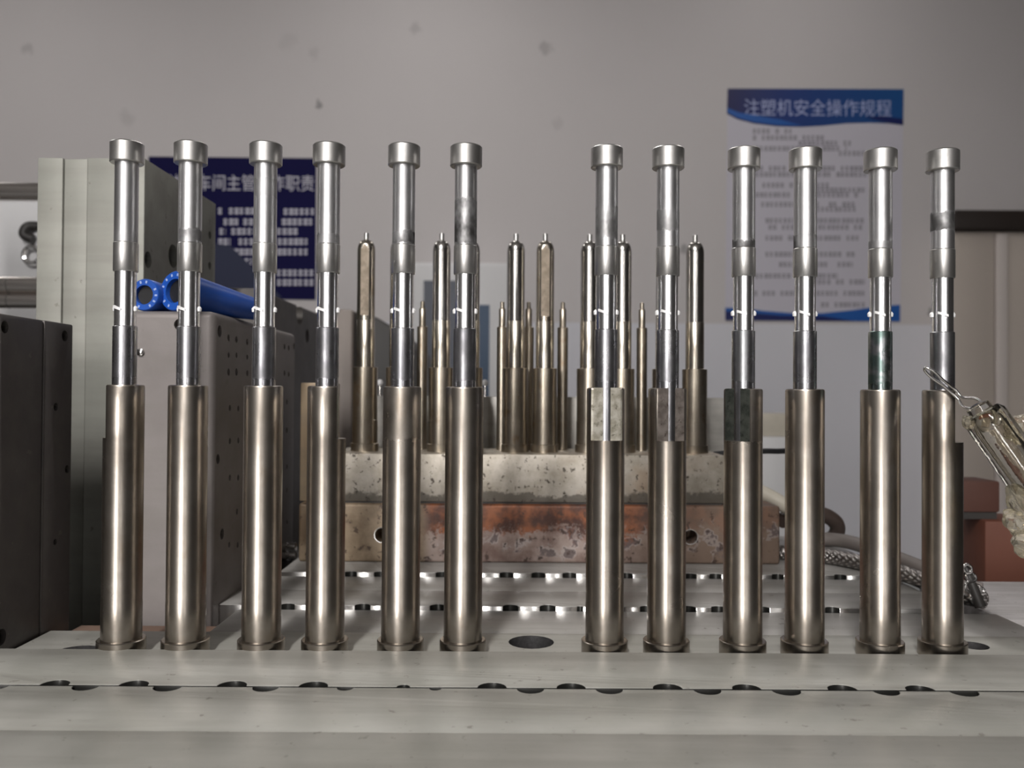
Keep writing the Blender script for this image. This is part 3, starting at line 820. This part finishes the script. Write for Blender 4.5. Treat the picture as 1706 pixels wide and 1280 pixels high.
# tall mould made of three upright slabs
y30 = .60
x3 = [at(px, 600, y30).x for px in (58, 101, 141, 238)]
z3 = at(150, 263, y30).z
y31 = -x3[3] * F / (853 - 357)
e = empty('tall_mould', ((x3[0] + x3[3]) / 2, y30, ZB), 'tall grey mould of three upright slabs behind the first pin', 'mould block')
for k in range(3):
    me = box_me('slab', x3[k] + .0002, x3[k + 1] - .0002, y30 + (.0012 if k == 1 else 0), y31, ZB, z3 + (-.0004 if k == 1 else 0), .0008)
    if k == 2:
        cy = []
        for px, py, r in ((247, 433, 6.0), (289, 427, 9.0), (350, 392, 3.2), (350, 443, 3.4)):
            q = side(px, py, x3[3]); cy.append(((x3[3], q.y, q.z), 'X', r / 1000, .03))
        me = cut(me, cy, 'slab')
    me.transform(Matrix.Translation(-e.location))
    s_ = link('slab', me, M['mold'], e)
# mould further back with a big bore
xb = -.240
yb0, yb1 = .80, 1.16
zb = at(425, 480, yb0).z
me = box_me('bored_mould', xb - .10, xb, yb0, yb1, ZB, zb, .002)
q = side(499, 520, xb); q2_ = side(512, 560, xb)
me = cut(me, [((xb, q.y, q.z), 'X', .0145, .06), ((xb, q2_.y, q2_.z), 'X', .008, .04)], 'bored_mould')
me.transform(Matrix.Translation((-xb + .05, -yb0, -ZB)))
e = link('bored_mould', me, M['mold_dark'], None, (xb - .05, yb0, ZB))
tag(e, 'dark mould block with one large bore, seen past the third and fourth pins', 'mould block')
# chrome fittings seen low behind the third pin
yf = .66
for k, (py, nm) in enumerate(((911, 'upper'), (926, 'lower'))):
    p = at(482, py, yf)
    o = link('pipe_fitting', lathe_me('pipe_fitting', [(.0030, 0), (.0034, .0004), (.0034, .004), (.0026, .0046), (.0026, .0056), (.0034, .0062), (.0034, .011), (.0030, .0115)], 24), M['chrome'], None, (p.x - .006, yf, p.z))
    o.rotation_euler.y = math.pi / 2
    tag(o, 'small bright chrome fitting beside the rusty block end, %s of two' % nm, 'fitting', 'chrome fittings')
thing('fitting_support', box_me('fitting_support', at(470, 900, yf).x - .004, at(494, 900, yf).x - .004, yf - .004, yf + .006, ZB, at(480, 934, yf).z, .0006), M['machine_dark'],
      'small dark support under the two chrome fittings', 'support')

# ------------------------------------------------------------------ blue plastic tubes on the pierced block
def hollow(name, L, r0, r1_, wall, mat, seg=40):
    pr = [(r0 - wall, 0), (r0 - .0006, 0), (r0, .0008), (r0, L * .1), (r1_, L), (r1_ - wall * .6, L), (r0 - wall, L * .1)]
    return ring_lathe_me(name, pr, seg, 45)
for nm, px, py, rp, L, r_end, dirx, lab in (('blue_tube', 240, 486, 27, .06, .008, .15, 'smaller blue plastic tube lying on the pierced block, open end forward'), ('blue_tube', 291, 484, 34, .082, .0062, .46, 'larger blue plastic tube lying on the pierced block, tapering away to the right')):
    Yt = y20 + .004
    r = rp * Yt / F
    p = at(px, py, Yt); p.z = z2 + r + .0002
    e = empty(nm, p, lab, 'plastic tube', 'blue plastic tubes')
    dz = -(r - r_end) / L
    d = Vector((dirx, 1, dz)).normalized()
    e.rotation_euler = d.to_track_quat('Z', 'Y').to_euler()
    link('tube_wall', hollow('tube_wall', L, r, r_end, r * .40, M['blue']), M['blue'], e)
    link('inner_shade', lathe_me('inner_shade', [(r * .585, .0030), (r * .585, L * .1), (r_end * .55, L * .9)], 24), M['tube_shade'], e)  # added black insert that paints the tube mouth's shade
    bm = bmesh.new()
    for k in range(13):
        if k in (4, 9): continue
        a = k * 2 * math.pi / 13 + .3
        cr = bmesh.ops.create_cube(bm, size=1)
        for v in cr['verts']:
            c = v.co
            lx_, ly_ = c.x * .0011, c.y * .0016
            v.co = Vector(((r * .80 + ly_) * math.cos(a) - lx_ * math.sin(a), (r * .80 + ly_) * math.sin(a) + lx_ * math.cos(a), -.0001 + c.z * .0002))
    link('stamped_marks', finish(bm, 'stamped_marks'), M['pale_print'], e)

# ------------------------------------------------------------------ hoses at the right
def hose(name, pts, rad, mat, label, cat='hose', seg=14):
    P = [at(*p) for p in pts]
    o = P[0].copy()
    me = tube_me(name, [q - o for q in P], rad, seg, 8)
    return tag(link(name, me, mat, None, o), label, cat)
hose('rubber_hose', [(1301, 868, YL + .05), (1335, 856, YL + .06), (1372, 858, YL + .065), (1394, 874, YL + .07), (1390, 894, YL + .075), (1366, 904, YL + .085), (1330, 906, YL + .10)], .0062, M['hose_brown'], 'dark brown rubber hose looping out from the rusty block end')
zb_ = ZC + .006
def hp(px, Y, z=None):
    q = at(px, 900, Y); return (q.x, Y, zb_ if z is None else z)
def hose3(name, P, rad, mat, label, cat='hose', seg=14):
    o = Vector(P[0])
    return tag(link(name, tube_me(name, [Vector(q) - o for q in P], rad, seg, 8), mat, None, o), label, cat)
hose3('grey_hose', [hp(1310, .690, ZC + .010), hp(1400, .670, ZC + .0120), hp(1470, .640, ZC + .0080), hp(1560, .600, ZC + .0004), (.300, .575, Z0 + .0030), (.312, .565, Z0 + .0026)], .0055, M['hose_grey'], 'smooth grey hose running along behind the last pins')
hose3('braided_hose', [hp(1290, .655, ZC + .0056), hp(1370, .640, ZC + .0056), hp(1440, .612, ZC + .0056), hp(1510, .582, ZC + .0040), hp(1580, .556, Z0 + .004), (.296, .535, Z0 + .0036)], .0055, M['braid'], 'steel braided hose lying on the strip behind the eleventh pin')
# crumpled clear fittings at the hose end
e = empty('hose_coupling', on(1622, 1010, Z0), 'shiny ringed coupling at the braided hose end beside the last pin', 'coupling')
for k, (px, py, r, tx, ty) in enumerate(((1612, 948, 7, 1.3, .4), (1618, 962, 8, 1.0, .2), (1617, 978, 9, 1.5, .9), (1628, 982, 7, 1.3, .5), (1622, 996, 9, .9, 1.2), (1635, 985, 5, 1.2, .2), (1632, 999, 6, 1.5, .6))):
    q = at(px, py, .53)
    rr = r * .53 / F
    o = link('ring', ring_lathe_me('ring', [(rr + .0009 * math.cos(t * math.pi / 4), .0009 * math.sin(t * math.pi / 4)) for t in range(8)], 28), M['chrome'], e, q - e.location)
    o.rotation_euler = (tx, ty, 0)
q0 = at(1606, 940, .535); q1_ = at(1634, 1012, .525)
link('body', tube_me('body', [q0 - e.location, (q0 + q1_) / 2 - e.location, q1_ - e.location], [.002, .0028, .0034], 16, 5), M['machine_dark'], e)
# thin black cable and cream tube behind the ninth and tenth pins
hose('black_cable', [(1190, 757, .672), (1240, 753, .675), (1290, 752, .68), (1325, 757, .69), (1336, 800, .70), (1336, 880, .70), (1334, 925, .70)], .0022, M['black_rubber'], 'thin black cable crossing behind the ninth and tenth pins', 'cable', 10)
hose('cream_tube', [(1225, 803, .70), (1262, 818, .69), (1300, 838, .68), (1330, 862, .67), (1344, 915, .665)], .0062, M['cream'], 'cream tube sloping down behind the ninth and tenth pins', 'tube')

# ------------------------------------------------------------------ wire hook and clear tube at the right
yw = PY - .010
WP = [at(x, y, Y) for x, y, Y in ((1646, 697, .408), (1655, 683, .402), (1644, 676, .405), (1625, 664, .412), (1603, 662, .418), (1592, 650, .4195), (1572, 634, .4195), (1556, 619, .419), (1543, 613, .420), (1541, 618, .4215), (1553, 630, .4215), (1574, 645, .421), (1595, 664, .420), (1605, 678, .416), (1624, 680, .411), (1640, 674, .406), (1655, 690, .400), (1652, 704, .404))]
o = WP[8].copy()
wk = link('wire_hook', tube_me('wire_hook', [q - o for q in WP], .0007, 8, 8), M['chrome'], None, o)
tag(wk, 'twisted bright wire loop hooked at the last tall pin', 'wire')
A, B = at(1634, 685, .402), at(1790, 905, .385)
L = (B - A).length
e = empty('clear_tube', A, 'cloudy clear plastic tube hanging from the wire loop at the right picture edge', 'plastic tube')
e.rotation_euler = (B - A).to_track_quat('Z', 'Y').to_euler()
R = .0098
link('tube_wall', ring_lathe_me('tube_wall', [(R * .62, .002), (R * .80, .0005), (R * .98, .003), (R * 1.0, .008), (R * 1.02, L), (R * .66, L), (R * .62, .010)], 40, 50), M['clear'], e)
link('end_plug', lathe_me('end_plug', [(R * .2, -.004), (R * .55, -.003), (R * .62, .004), (R * .5, .009), (R * .3, .010)], 28, smooth=60), M['clear'], e)
def lump(name, s, seed, mat, parent, loc):
    bm = bmesh.new()
    bmesh.ops.create_icosphere(bm, subdivisions=4, radius=1)
    for v in bm.verts:
        n = noise.noise(v.co * 1.6 + Vector((seed, 0, 0))) * .35 + noise.noise(v.co * 3 + Vector((0, seed, 0))) * .15
        v.co = Vector((v.co.x * s[0], v.co.y * s[1], v.co.z * s[2])) * (1 + n)
    return link(name, finish(bm, name, 180), mat, parent, loc)
inv = (Matrix.Translation(A) @ e.rotation_euler.to_matrix().to_4x4()).inverted()
for px, py, Yq, s, sd in ((1702, 712, .405, (.0075, .0065, .0060), 1.3), (1614, 704, .402, (.0032, .0030, .0032), 4.0), (1708, 845, .392, (.0065, .006, .010), 7.7), (1694, 872, .390, (.0055, .005, .0062), 2.2), (1712, 905, .389, (.007, .006, .007), 9.1)):
    q = at(px, py, Yq)
    lump('resin_lump', s, sd, M['lump'], e, inv @ q)

# ------------------------------------------------------------------ background: machine, cabinets, boxes, bars
ym = 1.45
e = empty('moulding_machine', (at(600, 600, ym).x, ym, 0), 'dark moulding machine housing with a beige column, behind the first pointed pin', 'machine')
def pp(px, py): q = at(px, py, ym); return (q.x - e.location.x, q.z)
def pz(px, py): q = at(px, py, ym); return q.x - e.location.x
link('column', prism_me('column', [(pz(540, 600), 0), (pz(587, 600), 0), pp(587, 516), pp(540, 514)], .0, .14, 'Y', .003), M['machine_beige'], e)
link('housing', prism_me('housing', [(pz(588, 600), 0), (pz(700, 600), 0), pp(700, 600), pp(682, 572), pp(650, 543), pp(624, 527), pp(588, 516)], .02, .30, 'Y', .004), M['machine_dark'], e)
link('side_box', prism_me('side_box', [(pz(480, 600), 0), (pz(539.5, 600), 0), pp(539.5, 640), pp(480, 640)], .0, .20, 'Y', .003), M['machine_dark'], e)
link('white_label', prism_me('white_label', [pp(496, 641), pp(527, 641), pp(527, 632.5), pp(496, 632.5)], -.004, .05, 'Y'), M['white'], e)
ys_ = 1.2
sp = empty('screw_panel', (at(510, 605, ys_).x, ys_, ZB), 'small dark panel with four bright screws between third and fourth pins', 'panel')
q = at(510, 640, ys_)
link('plate', box_me('plate', -.022, .022, 0, .012, 0, at(510, 575, ys_).z - ZB, .001), M['machine_dark'], sp)
for px, py in ((503, 597), (516, 597), (503, 614), (516, 614)):
    q = at(px, py, ys_)
    s_ = link('screw', lathe_me('screw', [(.0042, 0), (.0042, .002), (.003, .0035)], 16), M['chrome'], sp, q - sp.location)
    s_.rotation_euler.x = math.pi / 2
# knobs
for px, nm in ((633, 'left of the fifth tall pin'), (808, 'right of the sixth tall pin')):
    yk = YK + .016
    zt_ = at(853, 661, YK).z
    q = at(px, 638, yk)
    k = empty('ball_knob', (q.x, yk, zt_), 'white ball knob on a thin stem, ' + nm, 'knob', 'white ball knobs')
    link('stem', lathe_me('stem', [(.0012, 0), (.0012, q.z - zt_)], 12), M['chrome'], k)
    rr = .0029
    link('ball', lathe_me('ball', [(max(1e-7, rr * math.cos(t * math.pi / 12)), rr * math.sin(t * math.pi / 12)) for t in range(-6, 7)], 20, smooth=80), M['white'], k, (0, 0, q.z - zt_))
# white cabinet with navy glass door against the wall
yc = 2.62
cx0, cx1, czt = at(688, 600, yc).x, at(846, 600, yc).x, at(760, 436, yc).z
e = empty('white_cabinet', ((cx0 + cx1) / 2, yc, 0), 'white cabinet with a navy glass door against the back wall, behind the sixth pin', 'cabinet')
hw = (cx1 - cx0) / 2
link('cabinet_body', box_me('cabinet_body', -hw, hw, .022, .26, 0, czt, .004), M['white'], e)
dr = link('cabinet_door', box_me('cabinet_door', -hw, hw, 0, .02, .02, czt - .01, .003), M['white'], e)
link('glass_panel', box_me('glass_panel', at(705, 600, yc).x - e.location.x, at(790, 600, yc).x - e.location.x, -.003, .001, .3, at(760, 468, yc).z), M['glass_blue'], dr)
link('blue_strip', box_me('blue_strip', at(796, 600, yc).x - e.location.x, at(815, 600, yc).x - e.location.x, -.003, .001, .3, at(760, 508, yc).z), M['curtain_blue'], dr)
# beige tall cabinet at the right
yq = 2.78
gx0, gx1 = at(1588, 600, yq).x, at(1588, 600, yq).x + .80
gz = at(1640, 384, yq).z
e = empty('beige_cabinet', ((gx0 + gx1) / 2, yq, 0), 'tall beige cabinet with a dark top at the right picture edge', 'cabinet')
hw = (gx1 - gx0) / 2
link('cabinet_body', box_me('cabinet_body', -hw, hw, .021, .10, 0, gz, .004), M['beige'], e)
xs = at(1668, 600, yq).x - e.location.x
link('cabinet_door', box_me('cabinet_door', -hw, xs - .022, 0, .02, .02, gz - .012, .003), M['beige'], e)
link('cabinet_door', box_me('cabinet_door', xs + .022, hw, 0, .02, .02, gz - .012, .003), M['beige'], e)
link('door_post', box_me('door_post', xs - .018, xs + .018, -.008, .02, .02, gz - .012, .003), M['beige_light'], e)
link('dark_top', box_me('dark_top', -hw - .004, hw + .01, -.02, .105, gz, at(1640, 352, yq).z, .004), M['darkbrown'], e)
# terracotta boxes at the right end of the bench
yr = .74
bh = at(1650, 868, yr).z - ZB
zq = ZB + bh
p0 = at(1641, 900, yr)
o = thing('terracotta_box', box_me('terracotta_box', 0, .16, 0, .055, 0, bh, .002), M['redbox'], 'large terracotta red box low at the right picture edge', 'box', 'terracotta boxes')
o.location = (p0.x, yr, ZB); o.rotation_euler.z = math.radians(-7)
o2 = empty('terracotta_box', (at(1640, 830, yr).x, yr + .028, zq), 'small dull terracotta box resting on the larger red box', 'box', 'terracotta boxes')
hw = 34 * (yr + .03) / F
link('box_body', box_me('box_body', -hw, hw, -.02, .02, .006, at(1650, 798, yr + .03).z - zq, .002), M['redbox2'], o2)
link('box_base', box_me('box_base', -hw + .002, hw - .002, -.018, .018, 0, .006), M['machine_dark'], o2)
# pale pedestal with a cream box between the ninth and tenth pins
yp = 1.75
e = thing('pedestal', box_me('pedestal', at(1248, 730, yp).x, at(1338, 730, yp).x, yp, yp + .14, 0, at(1290, 728, yp).z, .004), M['white'], 'white pedestal behind the gap of ninth and tenth pins', 'pedestal')
thing('cream_box', box_me('cream_box', at(1252, 700, yp).x, at(1334, 700, yp).x, yp + .01, yp + .12, at(1290, 728, yp).z, at(1290, 690, yp).z, .004), M['cream'], 'cream box standing on the white pedestal', 'box')
# tie bars and pale panel at the left edge
yt = .95
pan = thing('machine_cover', box_me('machine_cover', at(-260, 400, 1.25).x, at(150, 400, 1.25).x, 1.25, 1.28, ZB, at(20, 335, 1.25).z, .002), M['white'], 'pale machine panel behind the tie bars at the left edge', 'panel')
for py, rp, nm in ((320, 15, 'highest'), (476, 14, 'middle'), (502, 13, 'lowest')):
    r = rp * yt / F
    a, b_ = at(-200, py, yt), at(150, py, yt)
    o = empty('tie_bar', ((a.x + b_.x) / 2, yt, b_.z), 'round steel tie bar at the left picture edge, %s of three' % nm, 'tie bar', 'tie bars')
    hl = (b_.x - a.x) / 2
    link('bar', tube_me('bar', [(-hl, 0, 0), (hl, 0, 0)], r, 28, 1), M['tiebar'], o)
    if nm != 'highest':
        g = link('groove', ring_lathe_me('groove', [(r * .9, -.0006), (r * 1.004, -.0006), (r * 1.004, .0006), (r * .9, .0006)], 28), M['machine_dark'], o, (at(17, py, yt).x - o.location.x, 0, 0))
        g.rotation_euler.y = math.pi / 2
tb = thing('bar_bracket', box_me('bar_bracket', at(-215, 400, yt).x - .05, at(-215, 400, yt).x + .012, yt - .03, yt + .03, ZB, at(20, 290, yt).z, .003), M['machine_dark'], 'dark bracket carrying the tie bars beyond the left edge', 'bracket')
tb2 = thing('bar_bracket', box_me('bar_bracket', at(95, 400, yt).x, at(150, 400, yt).x + .012, yt - .03, yt + .03, ZB, at(20, 290, yt).z, .003), M['machine_dark'], 'dark bracket carrying the tie bars behind the tall mould', 'bracket')
hk = at(50, 380, 1.24)
e = empty('pipe_hook', (hk.x, 1.245, hk.z), 'small dark pipe hook on the pale panel at the left edge', 'hook')
link('hook_bar', tube_me('hook_bar', [(.01, .004, .004), (-.004, -.004, .002), (-.008, -.006, -.010), (.004, -.004, -.016)], .007, 12, 6), M['machine_dark'], e)
ck = at(52, 425, 1.24)
link('hook_ring', ring_lathe_me('hook_ring', [(.012 + .004 * math.cos(t * math.pi / 4), .004 * math.sin(t * math.pi / 4)) for t in range(8)], 24), M['chrome'], e, (ck.x - hk.x, -.002, ck.z - hk.z)).rotation_euler.x = math.pi / 2

# ------------------------------------------------------------------ posters on the wall
def text_me(s, width, height):
    cu = bpy.data.curves.new('lettering', 'FONT'); cu.body = s; cu.align_x = 'CENTER'; cu.align_y = 'CENTER'; cu.offset = 0.0
    o = bpy.data.objects.new('lettering', cu); C.objects.link(o)
    bpy.context.view_layer.update()
    me = bpy.data.meshes.new_from_object(o.evaluated_get(bpy.context.evaluated_depsgraph_get()))
    bpy.data.objects.remove(o)
    xs_ = [v.co.x for v in me.vertices]; ys2 = [v.co.y for v in me.vertices]
    cx, cy_ = (min(xs_) + max(xs_)) / 2, (min(ys2) + max(ys2)) / 2
    fx, fy = width / (max(xs_) - min(xs_)), height / (max(ys2) - min(ys2))
    for v in me.vertices: v.co = Vector(((v.co.x - cx) * fx, 0, (v.co.y - cy_) * fy))
    return me
def sheet(name, pts, d, mat, parent, th=.0008):
    return link(name, prism_me(name, pts, -d - th, -d, 'Y'), mat, parent)
def W(px, py, e):
    q = at(px, py, WY); return (q.x - e.location.x, q.z - e.location.z)
# right poster
q = at(1357, 342, WY)
e = empty('wall_poster', (q.x, WY - .001, q.z), 'white safety rules poster with blue header on the grey wall', 'poster')
sheet('paper', [W(1208, 534, e), W(1499, 536, e), W(1505, 150, e), W(1212, 149, e)], .0, M['p_paper'], e)
top = [W(1212, 148, e), W(1505, 149, e), W(1504, 209, e)]
low = [(1504, 209), (1480, 206), (1450, 205), (1410, 206), (1370, 210), (1335, 212), (1295, 211), (1255, 206), (1228, 199), (1211, 190)]
sheet('blue_header', top + [W(x, y, e) for x, y in low[1:]], .001, M['p_blue'], e)
sheet('header_wave', [W(x, y, e) for x, y in [(1211, 188), (1228, 197), (1255, 204), (1295, 209), (1335, 210), (1300, 200), (1260, 193), (1230, 188), (1211, 180)]], .002, M['p_blue2'], e)
sheet('header_wave', [W(x, y, e) for x, y in [(1504, 209), (1478, 205), (1440, 196), (1470, 194), (1504, 199)]], .002, M['p_blue3'], e)
sheet('blue_footer', [W(x, y, e) for x, y in [(1208, 534), (1499, 536), (1499, 508), (1460, 511), (1420, 517), (1370, 522), (1320, 522), (1270, 518), (1235, 513), (1208, 513)]], .001, M['p_blue2'], e)
sheet('footer_wave', [W(x, y, e) for x, y in [(1208, 534), (1420, 535), (1370, 527), (1300, 526), (1240, 521), (1208, 519)]], .002, M['p_blue3'], e)
tw = at(1485, 180, WY).x - at(1240, 180, WY).x
th = at(1360, 166, WY).z - at(1360, 194, WY).z
t = link('title_lettering', text_me('注塑机安全操作规程', tw, th), M['p_head'], e)
c_ = W(1362, 180, e); t.location = (c_[0], -.0025, c_[1])
def print_lines(name, rows, ch, h, e, mat, gap):
    bm = bmesh.new()
    for (x0, x1, y) in rows:
        x = x0
        while x < x1:
            wdt = ch * random.uniform(.55, .85)
            if random.random() > gap:
                a, b_ = W(x, y + h / 2, e), W(min(x + wdt, x1), y - h / 2, e)
                m1 = (a[1] + b_[1]) / 2; g = abs(b_[1] - a[1]) * .08
                for z0_, z1_ in ((a[1], m1 - g), (m1 + g, b_[1])):
                    bm.faces.new([bm.verts.new(v) for v in ((a[0], -.0012, z0_), (b_[0], -.0012, z0_), (b_[0], -.0012, z1_), (a[0], -.0012, z1_))])
            x += ch
    o = link(name, finish(bm, name), mat, e); o['kind'] = 'stuff'; return o
rows = [(1254, 1318, 219), (1254, 1372, 230), (1330, 1418, 239), (1258, 1410, 248), (1390, 1440, 256), (1258, 1440, 281), (1258, 1445, 291), (1270, 1380, 309), (1330, 1442, 317), (1258, 1430, 325), (1268, 1425, 341), (1330, 1425, 349), (1275, 1440, 368), (1280, 1445, 379), (1275, 1430, 397), (1275, 1425, 424), (1290, 1420, 441), (1258, 1395, 460), (1340, 1440, 470), (1255, 1440, 489), (1360, 1440, 508)]
print_lines('body_text', rows, 7.5, 7.5, e, M['p_grey'], .12)
# left poster
q = at(388, 380, WY)
e = empty('wall_poster', (q.x, WY - .001, q.z), 'navy blue duties poster with white lettering, behind the first four pins', 'poster')
sheet('paper', [W(246, 496, e), W(526, 500, e), W(527, 264, e), W(248, 261, e)], .0, M['p_navy'], e)
sheet('slate_picture', [W(x, y, e) for x, y in [(358, 494), (470, 496), (445, 470), (415, 440), (385, 410), (358, 405)]], .001, M['p_navy2'], e)
tw = at(524, 305, WY).x - at(281, 305, WY).x
th = at(400, 291, WY).z - at(400, 318, WY).z
t = link('title_lettering', text_me('注塑车间主管工作职责', tw, th), M['p_white'], e)
c_ = W(402, 305, e); t.location = (c_[0], -.0025, c_[1])
rows = [(364, 425, 352), (473, 523, 353), (364, 398, 370), (406, 424, 370), (470, 520, 370), (366, 376, 386), (386, 425, 386), (462, 497, 386), (364, 384, 403), (398, 425, 403), (463, 512, 403), (372, 424, 420), (462, 512, 420), (390, 420, 436), (462, 523, 455), (462, 522, 471)]
print_lines('body_text', rows, 9.0, 10.0, e, M['p_white'], .04)
